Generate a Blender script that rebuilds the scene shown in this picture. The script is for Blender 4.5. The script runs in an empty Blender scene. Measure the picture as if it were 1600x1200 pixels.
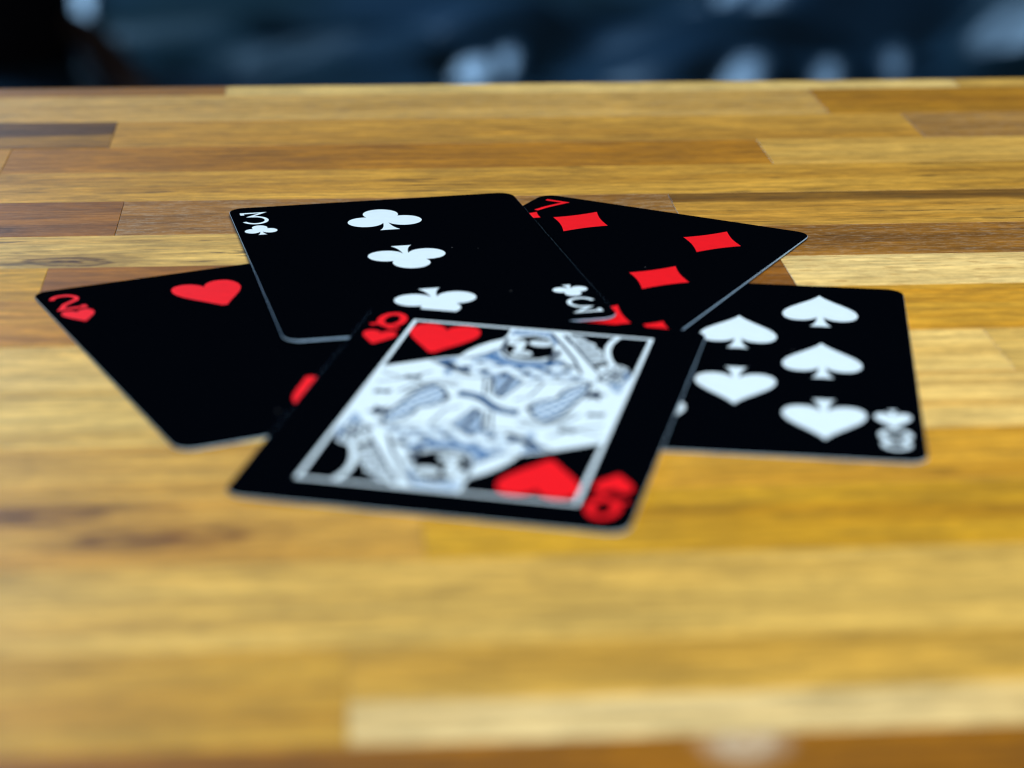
import bpy, bmesh, math, random
from mathutils import Vector, Matrix, noise
from mathutils.geometry import tessellate_polygon

MM = 0.001
sc = bpy.context.scene
col = sc.collection
random.seed(7)

# ------------------------------------------------------------------ camera
PITCH, ROLL, CAM_H, F_PX = 0.3630, 0.0088, 139.28 * MM, 3501.01
fwd = Vector((0, math.cos(PITCH), -math.sin(PITCH)))
up0 = Vector((0, math.sin(PITCH), math.cos(PITCH)))
rt0 = Vector((1, 0, 0))
rt = rt0 * math.cos(ROLL) + up0 * math.sin(ROLL)
up = up0 * math.cos(ROLL) - rt0 * math.sin(ROLL)
cam_data = bpy.data.cameras.new('camera')
cam = bpy.data.objects.new('camera', cam_data)
col.objects.link(cam)
cam.matrix_world = Matrix(((rt.x, up.x, -fwd.x, 0), (rt.y, up.y, -fwd.y, 0),
                           (rt.z, up.z, -fwd.z, CAM_H), (0, 0, 0, 1)))
cam_data.sensor_width = 36
cam_data.lens = F_PX / 1600 * 36
cam_data.clip_start = 0.01
cam_data.clip_end = 100
cam_data.dof.use_dof = True
cam_data.dof.focus_distance = 0.479
cam_data.dof.aperture_fstop = 10.4
sc.camera = cam

# ------------------------------------------------------------------ world, lamps, exposure
world = bpy.data.worlds.new('World')
sc.world = world
world.use_nodes = True
bg = world.node_tree.nodes['Background']
bg.inputs[0].default_value = (0.30, 0.55, 1.0, 1)
bg.inputs[1].default_value = 0.03


def area(name, loc, target, size, power, colr, sy=None):
    d = bpy.data.lights.new(name, 'AREA')
    d.energy = power
    d.color = colr
    d.size = size
    if sy:
        d.shape = 'RECTANGLE'
        d.size_y = sy
    o = bpy.data.objects.new(name, d)
    col.objects.link(o)
    o.location = loc
    o.rotation_euler = (Vector(target) - Vector(loc)).to_track_quat('-Z', 'Y').to_euler()
    return o


area('overhead_lamp', (0.22, -0.15, 1.15), (0, 0.40, 0), 0.9, 23.2, (0.93, 0.985, 1.0))
LAMP2 = Vector((-3.2, 6.6, 1.9))
area('glint_lamp', LAMP2, (0.1, 4.5, -0.85), 1.8, 240, (0.36, 0.64, 1.0))  # added area light, unseen source, gives the water its glints

sc.view_settings.view_transform = 'Standard'
sc.view_settings.look = 'None'
sc.view_settings.exposure = 0
sc.view_settings.gamma = 1
sc.view_settings.use_curve_mapping = False
sc.cycles.use_denoising = True
sc.cycles.filter_width = 1.15
sc.cycles.max_bounces = 6

# ------------------------------------------------------------------ helpers


def lin(c):
    out = []
    for v in c:
        v = v / 255
        out.append(v / 12.92 if v <= 0.04045 else ((v + 0.055) / 1.055) ** 2.4)
    return (*out, 1)


def link(name, me, mats, parent=None):
    o = bpy.data.objects.new(name, me)
    col.objects.link(o)
    for m in (mats if isinstance(mats, (list, tuple)) else [mats]):
        if m.name not in [k.name for k in me.materials if k]:
            me.materials.append(m)
    o.parent = parent
    return o


def empty(name, loc=(0, 0, 0)):
    o = bpy.data.objects.new(name, None)
    o.empty_display_size = 0.02
    o.location = loc
    col.objects.link(o)
    return o


def tag(o, label, cat, group=None):
    o['label'] = label
    o['category'] = cat
    if group:
        o['group'] = group
    return o


class NT:
    """small node-tree builder"""

    def __init__(self, name):
        self.m = bpy.data.materials.new(name)
        self.m.use_nodes = True
        self.t = self.m.node_tree
        self.n = self.t.nodes
        self.bsdf = self.n['Principled BSDF']

    def new(self, typ, **kw):
        k = self.n.new(typ)
        for a, v in kw.items():
            setattr(k, a, v)
        return k

    def put(self, sock, val):
        if isinstance(val, bpy.types.NodeSocket):
            self.t.links.new(val, sock)
        else:
            sock.default_value = val

    def math(self, op, a, b=0.0, clamp=False):
        k = self.new('ShaderNodeMath', operation=op, use_clamp=clamp)
        self.put(k.inputs[0], a)
        self.put(k.inputs[1], b)
        return k.outputs[0]

    def mix(self, f, a, b, mode='MIX'):
        k = self.new('ShaderNodeMix', data_type='RGBA', blend_type=mode)
        self.put(k.inputs[0], f)
        self.put(k.inputs[6], a)
        self.put(k.inputs[7], b)
        return k.outputs[2]

    def rng(self, v, a, b, c=0.0, d=1.0, smooth=True):
        k = self.new('ShaderNodeMapRange', interpolation_type='SMOOTHSTEP' if smooth else 'LINEAR')
        for i, x in enumerate((v, a, b, c, d)):
            self.put(k.inputs[i], x)
        return k.outputs[0]

    def noise(self, vec, scale, loc, detail=3, rough=0.55, dist=0.0):
        mp = self.new('ShaderNodeMapping')
        self.put(mp.inputs[0], vec)
        mp.inputs[1].default_value = loc
        mp.inputs[3].default_value = scale
        k = self.new('ShaderNodeTexNoise')
        self.t.links.new(mp.outputs[0], k.inputs[0])
        k.inputs['Scale'].default_value = 1
        k.inputs['Detail'].default_value = detail
        k.inputs['Roughness'].default_value = rough
        k.inputs['Distortion'].default_value = dist
        return k.outputs[0]


# ------------------------------------------------------------------ wood
wood_count = 0


def wood(light, dark, contrast=1.0, silver=0.0, pores=0.5, fleck=0.0, stripe=None, knot=None, band=(4, 75)):
    """procedural stave: light/dark sRGB tones; stripe=(y0,y1,colour,amount) mm across; knot=(x,y,rx,ry,colour) mm"""
    global wood_count
    wood_count += 1
    rnd = random.Random(wood_count * 13)
    sd = lambda: tuple(rnd.uniform(-40, 40) for _ in range(3))
    T = NT('stave_wood_%02d' % wood_count)
    dark = tuple(d * .62 + l * .38 for d, l in zip(dark, light))
    warm = lambda c: (lin(c)[0] * 1.17, lin(c)[1] * 1.08, lin(c)[2] * (0.46 + 0.48 * c[2] / c[0]), 1)
    tc = T.new('ShaderNodeTexCoord').outputs['Object']
    sep = T.new('ShaderNodeSeparateXYZ')
    T.t.links.new(tc, sep.inputs[0])
    X, Y = sep.outputs[0], sep.outputs[1]
    n1 = T.noise(tc, (band[0], band[1], 8), sd(), 4, 0.6, 0.6)
    n1b = T.noise(tc, (14, 260, 20), sd(), 3, 0.6, 0.3)
    n2 = T.noise(tc, (60, 560, 60), sd(), 5, 0.75)
    n7 = T.noise(tc, (240, 650, 200), sd(), 3, 0.7)
    n6 = T.noise(tc, (30, 110, 20), sd(), 4, 0.65, 0.5)
    n3 = T.noise(tc, (48, 430, 80), sd(), 3, 0.6)
    n5 = T.noise(tc, (25, 30, 20), sd(), 2, 0.5)
    f1 = T.rng(n1, 0.36, 0.64)
    f1 = T.math('ADD', T.math('MULTIPLY', f1, 0.65), T.math('MULTIPLY', T.rng(n1b, 0.38, 0.62), 0.35))
    f1 = T.math('MULTIPLY', T.math('SUBTRACT', f1, 0.5), contrast * .9)
    f1 = T.math('ADD', f1, 0.5, clamp=True)
    c = T.mix(f1, warm(light), warm(dark))
    if stripe:
        for (y0, y1, cc, amt, *xf) in stripe:
            wob = T.math('MULTIPLY', T.math('SUBTRACT', T.noise(tc, (12, 60, 10), sd(), 3, 0.6), 0.5), 9 * MM)
            yy = T.math('ADD', Y, wob)
            s = T.math('MULTIPLY', T.rng(yy, (y0 - 1.2) * MM, (y0 + 1.2) * MM),
                       T.rng(yy, (y1 - 1.2) * MM, (y1 + 1.2) * MM, 1.0, 0.0))
            if xf:
                s = T.math('MULTIPLY', s, T.rng(X, xf[0] * MM, xf[1] * MM, 1.0, 0.25))
            s = T.math('MULTIPLY', s, T.rng(n1b, 0.25, 0.6, amt, amt * 0.72))
            c = T.mix(s, c, warm(cc))
    if knot:
        for (kx, ky, rx, ry, kc) in knot:
            dx = T.math('DIVIDE', T.math('SUBTRACT', X, kx * MM), rx * MM)
            dy = T.math('DIVIDE', T.math('SUBTRACT', Y, ky * MM), ry * MM)
            w = T.math('MULTIPLY', T.math('SUBTRACT', T.noise(tc, (90, 260, 50), sd(), 4, 0.6), 0.5), 1.3)
            r = T.math('ADD', T.math('SQRT', T.math('ADD', T.math('MULTIPLY', dx, dx), T.math('MULTIPLY', dy, dy))), w)
            ring = T.math('MULTIPLY', T.math('ADD', T.math('SINE', T.math('MULTIPLY', r, 13.0)), 1.0), 0.5)
            fall = T.rng(r, 0.25, 1.5, 1.0, 0.0)
            c = T.mix(T.math('MULTIPLY', fall, T.math('ADD', T.math('MULTIPLY', ring, 0.5), 0.5)), c, lin(kc))
    # fibres, pores, rays
    fib = T.math('MULTIPLY', T.rng(n2, 0.32, 0.68, 1.36, 0.60, False), T.rng(n6, 0.32, 0.68, 1.12, 0.86))
    fib = T.math('MULTIPLY', fib, T.rng(n7, 0.30, 0.70, 1.16, 0.84, False))
    k = T.new('ShaderNodeVectorMath', operation='SCALE')
    T.put(k.inputs[0], c)
    T.put(k.inputs['Scale'], fib)
    c = k.outputs[0]
    pm = T.math('MULTIPLY', T.rng(n3, 0.59, 0.66), T.rng(n5, 0.42, 0.62, 0.15, 1.0))
    c = T.mix(T.math('MULTIPLY', pm, pores), c, tuple(v * 0.32 for v in lin(dark)[:3]) + (1,))
    if silver:
        n4 = T.noise(tc, (300, 900, 90), sd(), 4, 0.8)
        sm = T.math('MULTIPLY', T.rng(n4, 0.46, 0.70), silver * .8)
        c = T.mix(sm, c, lin((196, 178, 152)))
    if fleck:
        mp = T.new('ShaderNodeMapping')
        T.put(mp.inputs[0], tc)
        mp.inputs[2].default_value = (0, 0, 0.10)
        mp.inputs[1].default_value = sd()
        nb = T.noise(mp.outputs[0], (170, 1500, 100), sd(), 1, 0.4)
        c = T.mix(T.math('MULTIPLY', T.rng(nb, 0.60, 0.68), fleck), c, lin((176, 128, 62)))
    T.put(T.bsdf.inputs['Base Color'], c)
    T.put(T.bsdf.inputs['Roughness'], T.rng(n2, 0.3, 0.7, 0.42, 0.62, False))
    T.bsdf.inputs['Specular IOR Level'].default_value = 0.38
    b = T.new('ShaderNodeBump')
    b.inputs['Strength'].default_value = 0.35
    b.inputs['Distance'].default_value = 0.00012
    T.put(b.inputs['Height'], T.math('SUBTRACT', T.math('MULTIPLY', n2, 0.6), T.math('MULTIPLY', pm, 0.5)))
    T.t.links.new(b.outputs[0], T.bsdf.inputs['Normal'])
    return T.m


def simple(name, base, rough=0.5, spec=0.5, mottled=0.0, scale=400):
    T = NT(name)
    tc = T.new('ShaderNodeTexCoord').outputs['Object']
    n = T.noise(tc, (scale,) * 3, (3, 5, 7), 3)
    c = T.mix(T.rng(n, 0.3, 0.7), (*[v * (1 - mottled) for v in base], 1), (*[v * (1 + mottled) for v in base], 1))
    T.put(T.bsdf.inputs['Base Color'], c)
    T.bsdf.inputs['Roughness'].default_value = rough
    T.bsdf.inputs['Specular IOR Level'].default_value = spec
    return T.m


# ------------------------------------------------------------------ the table of staves
AL = 0.0845
THICK = 34.0
table = empty('wooden_table')
table.rotation_euler = (0, 0, AL)
tag(table, 'butcher-block wooden table top of golden, pale and dark brown staves', 'table')

# rows: (t0, t1, [ (s_start, s_end, material) ... ]); s,t in mm along and across the staves
W = wood
GOLD = dict(light=(182, 140, 66), dark=(150, 104, 36))
rows = [
    (583.8, 594.0, [-230, -27.2, 170.6, 380],
     [W((150, 106, 46), (118, 78, 26)), W((214, 190, 138), (194, 164, 104)), W((196, 162, 96), (172, 132, 64))]),
    (556.3, 583.8, [-260, -128, 128.7, 390],
     [W((170, 132, 66), (140, 98, 40)), W((190, 156, 98), (164, 124, 62), 1.2, silver=.25), W((172, 126, 44), (132, 88, 20), 1.3)]),  # silver on the middle stave also paints in a greyish sheen
    (531.3, 556.3, [-300, -53, 147.3, 420],
     [W((150, 112, 44), (112, 74, 22), 1.1, stripe=[(-2.0, 14, (74, 45, 10), .92)]),
      W((186, 146, 76), (158, 112, 44)), W((164, 126, 76), (124, 88, 46), 1.1, silver=.3)]),
    (508.6, 531.3, [-290, -76, 104.8, 360],
     [W((176, 132, 50), (148, 102, 30)), W((172, 122, 42), (130, 86, 20), 1.2), W((204, 168, 100), (178, 136, 68))]),
    (484.3, 508.6, [-330, -118, 208, 430],
     [W(**GOLD), W((190, 148, 72), (146, 102, 34), 1.25, pores=.8), W(**GOLD)]),
    (458.5, 484.3, [-280, -45.6, 75.9, 350],
     [W((152, 100, 24), (104, 64, 10), 1.2, silver=.12, knot=[(90, -8, 8, 3, (92, 56, 14))]),
      W((150, 108, 56), (106, 70, 26), 1.2, silver=.5),
      W((198, 156, 82), (160, 114, 44), 1.2, pores=.9, stripe=[(5.5, 14, (84, 52, 10), .95)])]),
    (436.6, 458.5, [-240, 40, 320],
     [W((202, 172, 112), (164, 128, 70), 1.2, pores=.9, knot=[(46.4, -6.8, 14, 4.6, (78, 44, 12))]),
      W((152, 106, 46), (86, 54, 14), 1.5, silver=.35)]),
    (416.3, 436.6, [-250, -57, 20, 92, 360],
     [W((190, 148, 48), (164, 118, 30)), W((146, 96, 30), (104, 64, 14), 1.2), W((150, 98, 34), (104, 62, 14), 1.3, silver=.15),
      W((228, 206, 158), (212, 180, 122), .9, pores=0.0, fleck=.75)]),
    (389.7, 416.3, [-290, 28, 330],
     [W((186, 138, 52), (142, 92, 20), 1.3), W((204, 158, 66), (162, 110, 24), 1.3)]),
    (367.7, 389.7, [-220, 38, 121.8, 370],
     [W((212, 184, 124), (186, 150, 84), 1.1), W((216, 188, 130), (196, 158, 94), 1.1), W((208, 176, 112), (186, 148, 82))]),
    (341.0, 367.7, [-260, 60, 300],
     [W((208, 180, 116), (184, 146, 76), 1.1), W((214, 186, 128), (188, 140, 72), 1.3)]),
    (319.0, 341.0, [-210, 34, 340],
     [W((190, 154, 86), (156, 112, 40), 1.2), W((198, 152, 62), (164, 114, 28), 1.3)]),
    (294.8, 319.0, [-240, 12.6, 240],
     [W((190, 152, 82), (156, 110, 42), 1.1, knot=[(66, 7, 20, 5.0, (84, 44, 2)), (88, -2, 17, 4.5, (100, 54, 2))]),
      W((188, 148, 46), (160, 112, 22), 1.2)]),
    (268.3, 294.8, [-260, 160, 330],
     [W((194, 164, 100), (172, 132, 62), 1.1), W(**GOLD)]),
    (242.0, 268.3, [-230, 0.75, 260],
     [W((178, 142, 66), (152, 108, 34), 1.2),
      W((190, 154, 82), (168, 128, 54), stripe=[(-20, -2.5, (206, 192, 158), .8, -70, 20)])]),
    (217.0, 242.0, [-260, -66, 190],
     [W((160, 112, 28), (120, 76, 8)), W((148, 98, 14), (84, 50, 4), 1.5, knot=[(-12.5, 10, 5, 5, (200, 180, 150))])]),
    (192.0, 217.0, [-210, 40, 240], [W((176, 130, 50), (136, 90, 24)), W((166, 120, 40), (126, 82, 18))]),
    (168.0, 192.0, [-260, -10, 250], [W(**GOLD), W((190, 150, 80), (150, 106, 40))]),
    (144.0, 168.0, [-190, 70, 240], [W((160, 112, 40), (112, 74, 18)), W(**GOLD)]),
]


def stave_mesh(lx, ly, h, round_back):
    bm = bmesh.new()
    g = 0.09
    bmesh.ops.create_cube(bm, size=1)
    for v in bm.verts:
        v.co = Vector((v.co.x * (lx - g) * MM, v.co.y * (ly - g) * MM, (v.co.z * h - h / 2) * MM))
    top = [e for e in bm.edges if all(v.co.z > -0.1 * MM for v in e.verts)]
    bmesh.ops.bevel(bm, geom=top, offset=0.06 * MM, segments=1, affect='EDGES')
    if round_back:
        ymax = max(v.co.y for v in bm.verts)
        ed = [e for e in bm.edges if all(v.co.z > -0.5 * MM and v.co.y > ymax - 0.5 * MM for v in e.verts)
              and abs(e.verts[0].co.x - e.verts[1].co.x) > 0.01]
        bmesh.ops.bevel(bm, geom=ed[:1], offset=1.6 * MM, segments=4, profile=.5, affect='EDGES')
    me = bpy.data.meshes.new('stave')
    bm.to_mesh(me)
    bm.free()
    return me


rz = random.Random(3)
for ri, (t0, t1, js, mats) in enumerate(rows):
    for k, m in enumerate(mats):
        a, b = js[k], js[k + 1]
        tm = (t0 + t1) / 2
        o = link('stave', stave_mesh(b - a, t1 - t0, THICK, ri == 0), m, table)
        o.location = ((a + b) / 2 * MM, tm * MM, -rz.uniform(0, 0.10) * MM)

# ------------------------------------------------------------------ cards
CW, CH, CT = 63.5, 88.9, 0.31
INK = 0.018   # mm, height of the print above the stock


def face_black():
    T = NT('black_card_face')
    tc = T.new('ShaderNodeTexCoord').outputs['Object']
    n = T.noise(tc, (900, 900, 900), (1, 2, 3), 2)
    c = T.mix(n, (0.0004, 0.0008, 0.0018, 1), (0.0008, 0.0014, 0.0028, 1))
    vo = T.new('ShaderNodeTexVoronoi')
    mp = T.new('ShaderNodeMapping')
    T.put(mp.inputs[0], tc)
    mp.inputs[3].default_value = (190, 190, 190)
    T.t.links.new(mp.outputs[0], vo.inputs[0])
    vo.inputs['Scale'].default_value = 1
    sepc = T.new('ShaderNodeSeparateColor')
    T.t.links.new(vo.outputs['Color'], sepc.inputs[0])
    spk = T.math('MULTIPLY', T.rng(vo.outputs['Distance'], 0.018, 0.042, 1.0, 0.0), T.rng(sepc.outputs[0], 0.86, 0.90))
    c = T.mix(T.math('MULTIPLY', spk, 0.25), c, (0.5, 0.5, 0.5, 1))
    T.put(T.bsdf.inputs['Base Color'], c)
    T.bsdf.inputs['Roughness'].default_value = 0.55
    T.bsdf.inputs['Specular IOR Level'].default_value = 0.0
    return T.m


M_FACE = face_black()
M_EDGE = simple('card_edge_paper', (0.46, 0.68, 0.92), 0.8, 0.2, 0.12, 900)
M_WHITE = simple('white_ink', (0.71, 0.845, 0.93), 0.6, 0.15, 0.02)
M_RED = simple('red_ink', (0.86, 0.005, 0.010), 0.6, 0.12, 0.03)
M_LINE = simple('black_ink', (0.002, 0.012, 0.04), 0.6, 0.1, 0.1)
M_TONE = simple('blue_grey_ink', (0.02, 0.13, 0.34), 0.6, 0.1, 0.1)

PI = math.pi


def bez(p0, p1, p2, p3, n=14):
    out = []
    for i in range(n):
        t = i / n
        a, b, c, d = (1 - t) ** 3, 3 * t * (1 - t) ** 2, 3 * t * t * (1 - t), t ** 3
        out.append((a * p0[0] + b * p1[0] + c * p2[0] + d * p3[0], a * p0[1] + b * p1[1] + c * p2[1] + d * p3[1]))
    return out


def heart_pts():
    h = bez((0, .34), (.05, .50), (.20, .54), (.29, .53)) + bez((.29, .53), (.45, .52), (.51, .38), (.50, .24)) + \
        bez((.50, .24), (.48, .02), (.18, -.22), (0, -.5))
    return h + [(-x, y) for x, y in reversed(h[1:])] + []


HEART = [(-x, y) for x, y in heart_pts()]
DIA = []
for (a, b) in [((0, .5), (.5, 0)), ((.5, 0), (0, -.5)), ((0, -.5), (-.5, 0)), ((-.5, 0), (0, .5))]:
    for i in range(8):
        t = i / 8
        x, y = a[0] + (b[0] - a[0]) * t, a[1] + (b[1] - a[1]) * t
        k = 1 - 0.09 * 4 * t * (1 - t)
        DIA.append((x * k, y * k))
DIA.reverse()


def spade_pts():
    h = bez((0, .5), (.14, .26), (.50, .10), (.50, -.12)) + bez((.50, -.12), (.50, -.27), (.38, -.32), (.28, -.32)) + \
        bez((.28, -.32), (.17, -.32), (.08, -.28), (.045, -.20)) + bez((.045, -.20), (.05, -.36), (.08, -.44), (.14, -.5)) + [(.14, -.5)]
    return [(-x, y) for x, y in h] + [(x, y) for x, y in reversed(h[1:])]


SPADE = spade_pts()
stem = [(0, .1)] + bez((-.03, -.05), (-.035, -.28), (-.07, -.42), (-.135, -.5), 8) + [(-.135, -.5), (.135, -.5)] + \
    [(-x, y) for x, y in reversed(bez((-.03, -.05), (-.035, -.28), (-.07, -.42), (-.135, -.5), 8))]
lobe = lambda cx, cy, rx, ry: [(cx + rx * math.cos(2 * PI * i / 40), cy + ry * math.sin(2 * PI * i / 40)) for i in range(40)]
CLUB = [lobe(0, .255, .238, .245), lobe(-.262, -.085, .238, .232), lobe(.262, -.085, .238, .232), lobe(0, .02, .09, .10), stem]


def tri_poly(bm, pts, z):
    vs = [bm.verts.new((x * MM, y * MM, z * MM)) for x, y in pts]
    for t in tessellate_polygon([[Vector((x, y, 0)) for x, y in pts]]):
        a, b, c = (vs[i] for i in t)
        A, B, C = a.co, b.co, c.co
        if (B.x - A.x) * (C.y - A.y) - (B.y - A.y) * (C.x - A.x) < 0:
            b, c = c, b
        try:
            bm.faces.new((a, b, c))
        except ValueError:
            pass


def ribbon(bm, pts, w, z, closed=False, taper=False):
    n = len(pts)
    L, Rr = [], []
    for i in range(n):
        p = Vector(pts[i])
        a = Vector(pts[(i - 1) % n]) if (closed or i > 0) else None
        b = Vector(pts[(i + 1) % n]) if (closed or i < n - 1) else None
        d1 = (p - a).normalized() if a is not None else (b - p).normalized()
        d2 = (b - p).normalized() if b is not None else d1
        n1, n2 = Vector((-d1.y, d1.x)), Vector((-d2.y, d2.x))
        m = (n1 + n2)
        m = m.normalized() if m.length > 1e-6 else n1
        k = min(1 / max(m.dot(n1), 0.35), 2.2)
        ww = w / 2 * k
        if taper and not closed:
            ww *= 0.35 + 0.65 * math.sin(PI * (i + .5) / n)
        L.append(bm.verts.new(((p.x + m.x * ww) * MM, (p.y + m.y * ww) * MM, z * MM)))
        Rr.append(bm.verts.new(((p.x - m.x * ww) * MM, (p.y - m.y * ww) * MM, z * MM)))
    for i in range(n if closed else n - 1):
        j = (i + 1) % n
        bm.faces.new((L[i], Rr[i], Rr[j], L[j]))


def ell(cx, cy, rx, ry, a0=0, a1=360, n=28):
    return [(cx + rx * math.cos(math.radians(a0 + (a1 - a0) * i / n)), cy + ry * math.sin(math.radians(a0 + (a1 - a0) * i / n)))
            for i in range(n + 1)]


def finish(bm, name):
    me = bpy.data.meshes.new(name)
    bm.to_mesh(me)
    bm.free()
    return me


def shape_mesh(name, pts, w, h, z=INK):
    bm = bmesh.new()
    for k, poly in enumerate(pts if isinstance(pts[0], list) else [pts]):
        tri_poly(bm, [(x * w, y * h) for x, y in poly], z + k * .003)
    return finish(bm, name)


def numeral(ch, h=9.0, w=5.7, st=1.0):
    """rank drawn with pen strokes; centred on 0"""
    bm = bmesh.new()
    x, y = w / 2 - st / 2, h / 2 - st / 2
    if ch == '3':
        ribbon(bm, [(-x, y - 1.3), (-x, y), (x * .95, y), (-.9, 1.35)] +
               ell(-.15, -y + 2.55, x * 1.06, 2.65, 82, -160, 30)[1:], st * .84, INK)
    elif ch == '2':
        ribbon(bm, ell(0, y - 2.1, x, 2.1, 172, -38, 22) + [(-x * .35, -1.4), (-x, -y), (x, -y), (x, -y + 1.1)], st, INK)
    elif ch == '7':
        ribbon(bm, [(-x, y), (x, y), (.2, -1.0), (-.7, -y - .4)], st, INK)
    elif ch == '8':
        ribbon(bm, ell(0, y - 1.85, x * .86, 1.85)[:-1], st, INK, True)
        ribbon(bm, ell(0, -y + 2.2, x, 2.2)[:-1], st, INK + .006, True)
    elif ch == 'Q':
        ribbon(bm, ell(.35, .75, x * .88, y - .75)[:-1], st * 1.4, INK, True)
        ribbon(bm, bez((-2.9, -2.6), (-1.6, -1.0), (-.3, -2.2), (.7, -3.3), 8) + bez((.7, -3.3), (1.4, -4.1), (2.3, -4.0), (2.9, -3.0), 7), st * .95, INK + .006)
    return finish(bm, 'rank_numeral')


def card_stock_mesh():
    bm = bmesh.new()
    r, n = 3.4, 7
    pts = []
    for (cx, cy, a0) in ((CW / 2 - r, CH / 2 - r, 0), (-CW / 2 + r, CH / 2 - r, 90),
                         (-CW / 2 + r, -CH / 2 + r, 180), (CW / 2 - r, -CH / 2 + r, 270)):
        for i in range(n + 1):
            a = math.radians(a0 + 90 * i / n)
            pts.append((cx + r * math.cos(a), cy + r * math.sin(a)))
    e = 0.03
    rings = []
    for z, ins in ((-CT, e), (-CT + e, 0), (-e, 0), (0, e)):
        rings.append([bm.verts.new((x * (1 - 2 * ins / CW) * MM, y * (1 - 2 * ins / CH) * MM, z * MM)) for x, y in pts])
    N = len(pts)
    for k in range(3):
        for i in range(N):
            f = bm.faces.new((rings[k][i], rings[k][(i + 1) % N], rings[k + 1][(i + 1) % N], rings[k + 1][i]))
            f.material_index = 1
    bm.faces.new(rings[3])
    bm.faces.new(list(reversed(rings[0])))
    return finish(bm, 'card_stock')


STOCK = card_stock_mesh()
STOCK.materials.append(M_FACE)
STOCK.materials.append(M_EDGE)
PIPS = {'heart': (HEART, 13.6, 15.2, M_RED), 'diamond': (DIA, 13.0, 16.6, M_RED),
        'club': (CLUB, 16.0, 15.6, M_WHITE), 'spade': (SPADE, 14.2, 18.2, M_WHITE)}
SMALL = {'heart': (6.2, 6.9), 'diamond': (5.2, 6.8), 'club': (6.9, 6.9), 'spade': (6.2, 8.4)}
pip_me, small_me = {}, {}
for k, (pts, w, h, m) in PIPS.items():
    pip_me[k] = shape_mesh('pip', pts, w, h)
    small_me[k] = shape_mesh('suit_mark', pts, *SMALL[k])


def card(suit, rank, pips, X, Y, th, z0, a, b, label, dy=0.0):
    """z0,a,b: height in mm of the face at the centre and its rise to the right / top edge"""
    root = empty('playing_card')
    ex = Vector((math.cos(th), math.sin(th), 0)) * 31.75 + Vector((0, 0, a))
    ey = Vector((-math.sin(th), math.cos(th), 0)) * 44.45 + Vector((0, 0, b))
    ex.normalize()
    ez = ex.cross(ey).normalized()
    ey = ez.cross(ex)
    root.matrix_world = Matrix(((ex.x, ey.x, ez.x, X * MM), (ex.y, ey.y, ez.y, Y * MM),
                                (ex.z, ey.z, ez.z, z0 * MM), (0, 0, 0, 1)))
    tag(root, label, 'playing card', 'playing cards lying on the wooden table')
    link('card_stock', STOCK, [M_FACE, M_EDGE], root)
    m = PIPS[suit][3]
    num = numeral(rank)
    for s in (1, -1):
        o = link('rank_numeral', num, m, root)
        o.location = (-26.9 * s * MM, (35.9 * s + dy) * MM, 0)
        o.rotation_euler = (0, 0, 0 if s > 0 else PI)
        o = link('suit_mark', small_me[suit], m, root)
        o.location = (-26.8 * s * MM, (26.9 * s + dy) * MM, 0)
        o.rotation_euler = (0, 0, 0 if s > 0 else PI)
    for (x, y, flip) in pips:
        o = link('pip', pip_me[suit], m, root)
        o.location = (x * MM, (y + dy) * MM, 0)
        o.rotation_euler = (0, 0, PI if flip else 0)
    return root


CX, RY = 15.3, 28.3
card('heart', '2', [(0, RY, 0), (0, -RY, 1)], -45.3827, 387.6948, 0.4661, 0.35, 0, 0,
     'black two of hearts card, its right side tucked under the three of clubs', .3)
card('spade', '8', [(-CX, RY, 0), (CX, RY, 0), (-CX, 0.6, 0), (CX, 0.6, 0), (-CX, -RY, 1), (CX, -RY, 1), (0, 14.3, 0), (0, -14.1, 1)],
     40.4524, 379.365, -0.1111, 0.35, 0, 0, 'black eight of spades card with white spades, partly under the queen', .9)
card('diamond', '7', [(-CX, RY, 0), (CX, RY, 0), (-CX, .7, 0), (CX, .7, 0), (-CX, -RY + 1, 0), (CX, -RY + 1, 0), (0, -14, 0)],
     15.0112, 431.3853, -0.472, 0.72, 0, -.06, 'black seven of diamonds card with red diamonds, behind the eight of spades', .4)
card('club', '3', [(0, RY + .8, 0), (0, 1.6, 1), (0, -RY + .8, 1)], -21.0752, 434.7876, 0.2372, 1.12, .08, -.20,
     'black three of clubs card with a column of three white clubs')
QDY = .6
queen = card('heart', 'Q', [], -4.3241, 353.3574, -0.2116, 1.10, -.06, .70,
             'black queen of hearts card with white court figure, on top of the other cards', QDY)

# ---- queen's print: frame, two hearts, double-ended figure
bm = bmesh.new()
FX, FY = 22.25, 36.8
ribbon(bm, [(-FX, FY), (-FX, -FY), (FX, -FY), (FX, FY)], .75, INK, True)
link('border_frame', finish(bm, 'border_frame'), M_WHITE, queen).location = (0, (QDY + .6) * MM, 0)
for s in (1, -1):
    o = link('pip', shape_mesh('pip', HEART, 13.0, 14.8, INK + .03), M_RED, queen)
    o.location = (-15.3 * s * MM, (27.8 * s + QDY + .5) * MM, 0)
    o.rotation_euler = (0, 0, 0 if s > 0 else PI)

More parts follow.
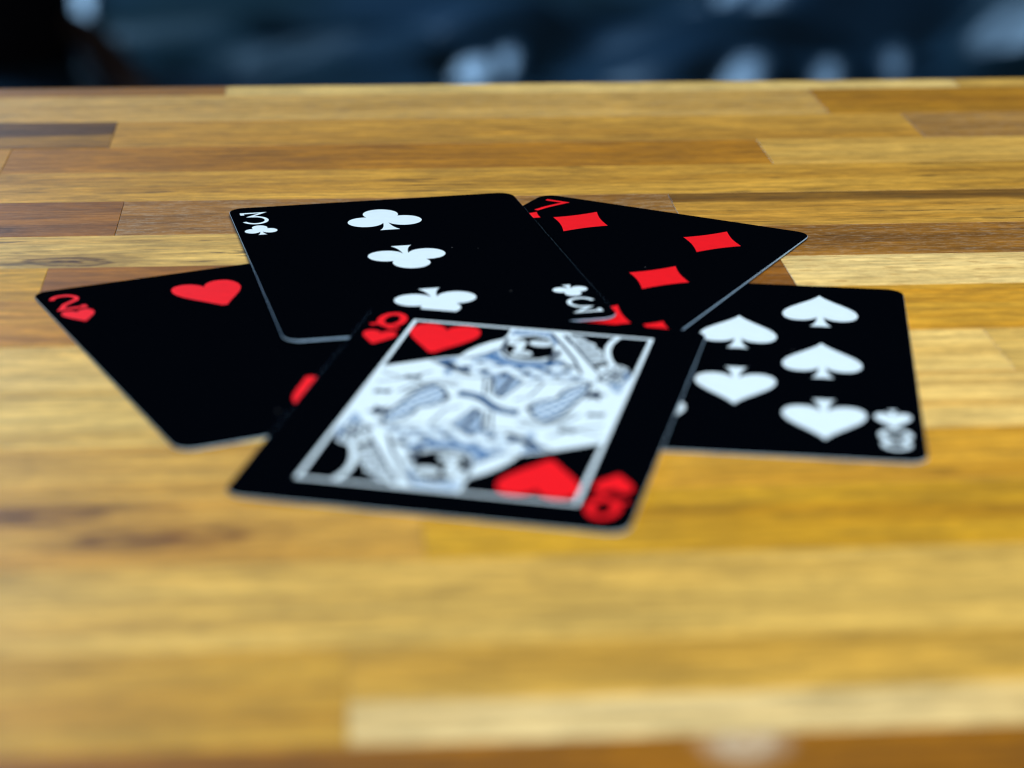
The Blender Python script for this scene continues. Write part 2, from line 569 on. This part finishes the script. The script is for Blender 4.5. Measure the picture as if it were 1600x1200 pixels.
TOPL = [(-22.3, 13.3), (-18.8, 15.9), (-15, 18.6), (-12.7, 20.2), (-10.1, 21.5), (-9.2, 24.6), (-8, 27.4), (-6.2, 30.3), (-4.1, 32.6),
        (-3.9, 35), (-4.0, 38.5), (6.6, 38.5), (8.6, 37.2), (10.6, 36.4), (11.4, 34.6), (12.9, 33.6), (13.4, 31.6), (14.8, 30.2),
        (15.2, 28.2), (16.3, 26.6), (16.2, 24.6), (15, 23.6), (14.2, 22.6), (15.2, 21.2), (16.2, 22.6), (17.9, 23.8),
        (19.6, 23.4), (20.8, 22.4), (21.5, 20.6), (22.3, 18.0)]
outline = TOPL + [(-x, -y) for x, y in TOPL]
bm = bmesh.new()
tri_poly(bm, list(reversed(outline)), INK + .012)
fig = link('court_figure', finish(bm, 'court_figure'), M_WHITE, queen)
fig.location = (0, (QDY + .6) * MM, 0)
fig.scale = (.985, .95, 1)

L1, L2, L3 = INK + .024, INK + .036, INK + .048
bm = bmesh.new()          # black drawing of one half
wb = bmesh.new()          # white drawing over it
tb = bmesh.new()          # hatched tone
q = random.Random(11)


PEN = 2.05


def pen(pts, w, z, closed=False):
    ribbon(bm, pts, w * PEN, z, closed)


def hatch(poly, ang, step, w, z=L1, jit=.06):
    step, w = step * 1.25, w * 1.9
    """parallel pen lines clipped to a polygon"""
    ca, sa = math.cos(ang), math.sin(ang)
    rp = [(x * ca + y * sa, -x * sa + y * ca) for x, y in poly]
    y = min(p[1] for p in rp) + step / 2
    ymax = max(p[1] for p in rp)
    while y < ymax:
        xs = []
        for k in range(len(rp)):
            (x1, y1), (x2, y2) = rp[k], rp[(k + 1) % len(rp)]
            if (y1 <= y) != (y2 <= y):
                xs.append(x1 + (x2 - x1) * (y - y1) / (y2 - y1))
        xs.sort()
        for k in range(0, len(xs) - 1, 2):
            a, b = xs[k], xs[k + 1]
            if b - a > .15:
                j = q.uniform(-jit, jit)
                ribbon(tb, [(a * ca - (y + j) * sa, a * sa + (y + j) * ca), (b * ca - (y - j) * sa, b * sa + (y - j) * ca)], w, z)
        y += step


def scallop(cx, cy, r, w=.16, turns=1.6):
    pts = []
    for i in range(26):
        a = i / 25 * turns * 2 * PI
        k = r * (1 - .75 * i / 25)
        pts.append((cx + k * math.cos(a), cy + k * math.sin(a)))
    pen(pts, w, L1)


# face: dark recesses with white brow, nose and mouth
fb = bmesh.new()
tri_poly(fb, [(-3.0, 29.6), (-2.6, 26.4), (-1.2, 24.0), (1.6, 22.9), (4.2, 23.3), (6.3, 25.0), (6.0, 28.5), (5.4, 32.0), (3.9, 34.4), (1.2, 35.4), (-.6, 34.6), (-2.2, 32.6)], L1)
for (cx, cy, rx, ry) in ((-1.35, 31.1, 1.75, 1.75), (3.1, 31.6, 2.2, 1.6), (.7, 25.6, 1.9, 1.5)):
    tri_poly(wb, ell(cx, cy, rx, ry)[:-1], L2)
tri_poly(wb, [(-.6, 31), (.5, 30.6), (.35, 27.2), (-.5, 26.6), (-1.2, 27.6)], L2 + .004)
for (cx, cy) in ((-1.3, 31.4), (3.2, 31.9)):
    pen(ell(cx, cy - .2, 1.1, .5, 10, 170, 8), .22, L3)
pen([(-.4, 25.5), (.7, 25.3), (1.8, 25.7)], .28, L3)
pen([(-3.4, 33), (-3.4, 29), (-2.9, 25.5), (-1.2, 22.8), (1.6, 21.8), (4.6, 22.2), (7.0, 23.6)], .34, L1)
# crown / hair above the brow
hatch([(-3.4, 34.5), (-3.3, 38), (4.2, 38), (5.4, 34.6), (4.2, 35), (1.2, 36), (-1.6, 35)], .5, .55, .22)
hatch([(4.2, 34.8), (5.6, 35.4), (6.2, 31), (5.6, 31)], .9, .5, .2)
# collar under the chin: closely hatched
hatch([(-3.3, 24), (-1.4, 21.9), (1.6, 20.9), (4.8, 21.3), (8.6, 23.4), (9.2, 21.8), (5.6, 19.2), (1.2, 18.6), (-2.4, 19.6), (-5.4, 21.4), (-4.6, 24.2)], 0.15, .48, .26)
hatch([(-8, 20.6), (-6, 23.4), (-3.6, 26.8), (-3.2, 23.6), (-5.2, 20.8)], .75, .5, .2)
pen([(-9.8, 21.2), (-8.2, 21.0), (-5.6, 23.8), (-3.5, 27.4)], .22, L2)
for k in range(5):
    scallop(6.7 + q.uniform(-.2, .2), 27.6 - k * 1.75 + q.uniform(-.2, .2), .95 if k < 3 else .75, .2)
for (x, y) in ((9.6, 21.2), (10.7, 20.6), (8.4, 22.6)):
    scallop(x, y, .8, .18)
# broad veil band
pen([(4.0, 37.2), (7.2, 31.5), (10.6, 24.6), (13.2, 17.6)], .30, L2)
pen([(6.4, 37.2), (9.6, 31.4), (13.2, 24.4), (16.2, 18.8)], .26, L2)
# lace of curls beside it
for k in range(9):
    t = k / 8
    for j in range(3):
        x = 7.4 + 7.0 * t + j * 1.2 - .4
        y = 36.3 - 12.2 * t + j * .55
        scallop(x + q.uniform(-.25, .25), y + q.uniform(-.25, .25), .62, .15, 1.2)
# sceptre arc in the open corner
ribbon(wb, bez((16.6, 38.3), (14.6, 34), (15.6, 28), (18.2, 22.8), 16) + [(18.2, 22.8)], 1.15, L1)
# flower
for k in range(8):
    a = k / 8 * 2 * PI
    pen(ell(19.2 + 1.7 * math.cos(a), 18.2 + 3.2 * math.sin(a), .75, 1.4, 0, 360, 12)[:-1], .2, L1, True)
tri_poly(bm, ell(19.2, 18.2, .7, 1.1, 0, 360, 12)[:-1], L2)
tri_poly(bm, [(16.4, 17.0), (17.6, 16.0), (17.2, 14.8), (16.2, 15.4)], L2)
hatch([(18.4, 14.6), (21.6, 15), (21.4, 9.5), (20, 10.5)], 1.1, .6, .22)
hatch([(20.4, 21.6), (22, 19), (22, 15.6), (20.8, 16)], .4, .5, .2)
# star and bars on the mantle
for k in range(5):
    a = PI / 2 + k * 2 * PI / 5
    tri_poly(bm, [(17.3 + 2.3 * math.cos(a), 7.9 + 2.9 * math.sin(a)), (17.3 + 1.1 * math.cos(a + .63), 7.9 + 1.3 * math.sin(a + .63)),
                  (17.3, 7.9), (17.3 + 1.1 * math.cos(a - .63), 7.9 + 1.3 * math.sin(a - .63))], L1 + .001 * k)
for (x, y) in ((19.1, -1.2), (15.7, -9.4)):
    tri_poly(bm, [(x - 1.4, y + .8), (x, y + .55), (x + 1.4, y + 1.3), (x + 1.4, y - .7), (x, y - .55), (x - 1.4, y - 1.3)], L1)
# sleeve: netted leaf shape
leaf = [(7.1, -.7), (8.0, 2.2), (9.6, 3.8), (11.2, 4.6), (11.6, 8.2), (12.6, 10.8), (15.5, 13.0), (15.9, 9.4), (14.8, 4.1), (13.5, -2.4), (11.4, -6.3), (9.3, -5.2)]
pen(leaf, .3, L2, True)
hatch(leaf, 1.05, 1.35, .26)
hatch(leaf, 2.35, 1.5, .22, L1 + .004)
tri_poly(bm, ell(7.5, -.6, .55, 1.5, 0, 360, 12)[:-1], L2 + .004)
pen(bez((7.2, -6.4), (10.5, -8.8), (13.6, -6.4), (15.8, .5), 12), .26, L1)
pen(bez((6.6, -7.6), (10.7, -10.4), (14.8, -7.6), (17.2, .2), 12), .2, L1)
pen(bez((10.4, 12.6), (12.6, 14.6), (15, 15.2), (17, 12), 10), .26, L1)
pen(bez((13, -12.8), (16, -9), (19.5, -6), (22, -5.4), 10), .2, L1)
# pleated bodice
ple = [(-1.6, 12.2), (1.3, 13.9), (3.9, 11.4), (1.8, 3.0), (.2, 4.0)]
hatch(ple, .35, .55, .2)
pen([(1.6, 13.6), (.9, 3.6)], .34, L2)
pen(ple, .18, L2, True)
pen([(-3.2, 12), (-1.6, 4.2)], .2, L1)
pen([(-2.0, 12.4), (-.8, 4.2)], .2, L1)
pen([(-9, 11.6), (-3.4, 11.6)], .2, L1)
pen([(4.2, 10.2), (7.6, 12.0), (6.4, 4.6), (4.2, 2.4)], .18, L1)
pen([(8.4, 12.2), (11.8, 13.6)], .18, L1)
# jewelled collar: dark lozenges between white beads
for (x, y, r) in ((-7.5, 16.0, .75), (-4.0, 15.0, .8), (-.2, 14.2, .85), (3.6, 15.6, .8), (7.2, 17.4, .75), (10.2, 18.2, .7), (-5.6, 19.2, .5), (-2.0, 18.6, .5),
                  (1.9, 18.0, .55), (5.4, 18.6, .5), (5.8, 14.0, .55), (9.2, 15.4, .6), (-2.4, 12.9, .5), (12.6, 15.2, .6)):
    r *= 1.25
    tri_poly(bm, [(x - r, y), (x, y + r * 1.5), (x + r, y), (x, y - r * 1.5)], L1)
    hatch([(x - 1.5, y - .9), (x - 1.5, y + .9), (x + 1.5, y + .9), (x + 1.5, y - .9)], .4, .6, .15, L2)
# lapel and folds down the left shoulder
for k in range(4):
    pen(bez((-14.6 + k * .9, 18.4 + k * .5), (-11, 15.6 + k * .5), (-8, 13.2 + k * .4), (-4.8, 12.5 + k * .2), 8), .26, L1)
hatch([(-14, 18.6), (-10.4, 20.8), (-9.6, 18.6), (-11.6, 16.6)], 2.6, .5, .2)
hatch([(-11.4, 15), (-9.4, 14.4), (-9.4, 11.6), (-10.6, 11.6)], .3, .55, .22)
pen(bez((-21.6, 10.4), (-18, 8.6), (-14, 8), (-12.4, 5.4), 10), .2, L1)
# half of the sash across the middle
for dy in (-1.0, -.35, .5, 1.1):
    pen(bez((-6.1, 3.3 + dy), (-3.6, 3.2 + dy), (-1.8, 2.6 + dy), (0, 0 + dy), 8) + [(0, 0 + dy)], .27, L1)
hatch([(-6, 4.3), (-2, 3.9), (0, 1.2), (0, -1.0), (-2.4, 1.8), (-6, 2.3)], -.35, .5, .17, L2)
black_me = finish(bm, 'line_drawing')
tone_me = finish(tb, 'hatching')
white_me = finish(wb, 'white_drawing')
face_me = finish(fb, 'face')
for s in (0, PI):
    for nm, me, m in (('line_drawing', black_me, M_LINE), ('hatching', tone_me, M_TONE), ('face', face_me, M_FACE), ('face_features', white_me, M_WHITE)):
        o = link(nm, me, m, fig)
        o.rotation_euler = (0, 0, s)

# ------------------------------------------------------------------ dark water behind the table
WZ = -0.85


def cam_hit(px, py, z):
    d = rt * ((px - 800) / F_PX) - up * ((py - 600) / F_PX) + fwd
    t = (z - CAM_H) / d.z
    return Vector((0, 0, CAM_H)) + d * t


glints = []   # (image-space sighting used once to find where on the water each ripple lies, half widths m, strength)
rg = random.Random(21)
ripples = [(120, 22, .028, .08, 1), (787, 84, .050, .075, 1), (733, 114, .050, .045, 1), (1158, 126, .065, .055, 1), (1285, 128, .045, .04, .97),
           (1575, 95, .10, .09, .96), (1150, 4, .045, .06, .96), (588, 66, .022, .05, .97), (1395, 84, .03, .05, .97)]
for (ax, ay, bx, by, cnt, k0) in [(230, 35, 480, 85, 2, .46), (380, 100, 620, 80, 3, .58), (600, 60, 790, 25, 2, .70), (895, 20, 935, 125, 2, .74),
                                  (1110, 15, 1270, 60, 3, .82), (1090, 60, 1250, 105, 2, .80), (1310, 95, 1450, 65, 2, .80),
                                  (1450, 50, 1620, 100, 3, .82), (960, 116, 1620, 118, 3, .72), (820, 70, 1060, 100, 2, .66)]:
    for k in range(cnt):
        t = (k + rg.uniform(.25, .75)) / cnt
        ripples.append((ax + (bx - ax) * t + rg.uniform(-14, 14), ay + (by - ay) * t + rg.uniform(-9, 9), rg.uniform(.16, .30), rg.uniform(.06, .11),
                        k0 * rg.uniform(.94, 1.05)))
for (px, py, rx, ry, k) in ripples:
    p = cam_hit(px, py, WZ)
    v = (Vector((0, 0, CAM_H)) - p).normalized()
    l = (LAMP2 - p).normalized()
    h = (v + l).normalized()  # ripple shaped to mirror the added lamp, making a glint here
    glints.append((p.x, p.y, rx, ry, -h.x / h.z * k, -h.y / h.z * k, k >= .95))

span = lambda a, b, n: [a + (b - a) * i / n for i in range(n)]
XS = span(-7, -2, 40) + span(-2, 2.2, 440) + span(2.2, 7, 40) + [7]
YS = span(0.2, 3.6, 40) + span(3.6, 6.4, 260) + span(6.4, 16, 60) + [16]
NX, NY = len(XS) - 1, len(YS) - 1
verts, faces = [], []
for y in YS:
    for x in XS:
        z = 0.012 * noise.noise(Vector((x * 2.2, y * 1.6, 1.7))) + 0.006 * noise.noise(Vector((x * 6, y * 4.5, 4.1))) \
            + 0.0022 * noise.noise(Vector((x * 15, y * 11, 9.3)))
        sw, sz, mw = 0.0, 0.0, 0.0
        for (gx, gy, rx, ry, sx, sy, bright) in glints:
            dx, dy = (x - gx) / rx, (y - gy) / ry
            e = dx * dx + dy * dy
            if e < 7:
                wgt = math.exp(-e * e * .6) * (8 if bright else 1)
                sw += wgt
                mw = max(mw, min(1.0, wgt))
                sz += wgt * (sx * (x - gx) + sy * (y - gy))
        z = z * (1 - .8 * mw) + sz / max(1.0, sw)
        verts.append((x, y, WZ + z))
for j in range(NY):
    for i in range(NX):
        a = j * (NX + 1) + i
        faces.append((a, a + 1, a + NX + 2, a + NX + 1))
me = bpy.data.meshes.new('water')
me.from_pydata(verts, [], faces)
me.polygons.foreach_set('use_smooth', [True] * len(faces))
T = NT('dark_water')
tc = T.new('ShaderNodeTexCoord').outputs['Object']
n = T.noise(tc, (1.2, 0.9, 1), (2, 8, 1), 3)
T.put(T.bsdf.inputs['Base Color'], T.mix(T.rng(n, .35, .65), (0.016, 0.040, 0.046, 1), (0.026, 0.062, 0.10, 1)))
T.bsdf.inputs['Roughness'].default_value = 0.27
T.bsdf.inputs['IOR'].default_value = 1.33
water = link('water', me, T.m)
water['kind'] = 'structure'
water['label'] = 'dark blue rippled water shimmering far behind the table'

# dark post standing in the water, with a thin leaning branch
post = empty('dark_post', (-1.03, 4.42, WZ))
tag(post, 'near-black post with a thin brown branch beyond the far table edge', 'post')
bm = bmesh.new()
prof = [(-0.30, .150), (0, .150), (.05, .152), (.35, .142), (.8, .138), (1.15, .135), (1.19, .128), (1.205, .10)]
nseg = 24
rings = []
for z, r in prof:
    rings.append([bm.verts.new((r * (1 + .03 * math.sin(3 * a + z * 4)) * math.cos(a), r * (1 + .03 * math.sin(3 * a + z * 4)) * math.sin(a), z))
                  for a in [2 * PI * i / nseg for i in range(nseg)]])
for k in range(len(prof) - 1):
    for i in range(nseg):
        bm.faces.new((rings[k][i], rings[k][(i + 1) % nseg], rings[k + 1][(i + 1) % nseg], rings[k + 1][i]))
bm.faces.new(rings[-1])
bm.faces.new(list(reversed(rings[0])))
link('shaft', finish(bm, 'shaft'), simple('dark_wet_wood', (0.006, 0.005, 0.007), .8, .1, .3, 30), post)


bm = bmesh.new()
a = cam_hit(104, 40, WZ + .06)
b = cam_hit(236, 152, WZ + .03)
ax = (b - a).normalized()
sd = ax.cross(Vector((0, 0, 1))).normalized()
uu = sd.cross(ax)
rings = [[bm.verts.new(a.lerp(b, t) - post.location + (sd * math.cos(w) + uu * math.sin(w)) * r + Vector((0, 0, .02 * math.sin(5 * t)))) for w in
          [2 * PI * i / 10 for i in range(10)]] for t, r in ((0, .035), (.3, .032), (.6, .034), (1, .025))]
for k in range(3):
    for i in range(10):
        bm.faces.new((rings[k][i], rings[k][(i + 1) % 10], rings[k + 1][(i + 1) % 10], rings[k + 1][i]))
bm.faces.new(rings[-1])
bm.faces.new(list(reversed(rings[0])))
link('branch', finish(bm, 'branch'), simple('brown_bark', (0.10, 0.055, 0.04), .8, .2, .3, 60), post)
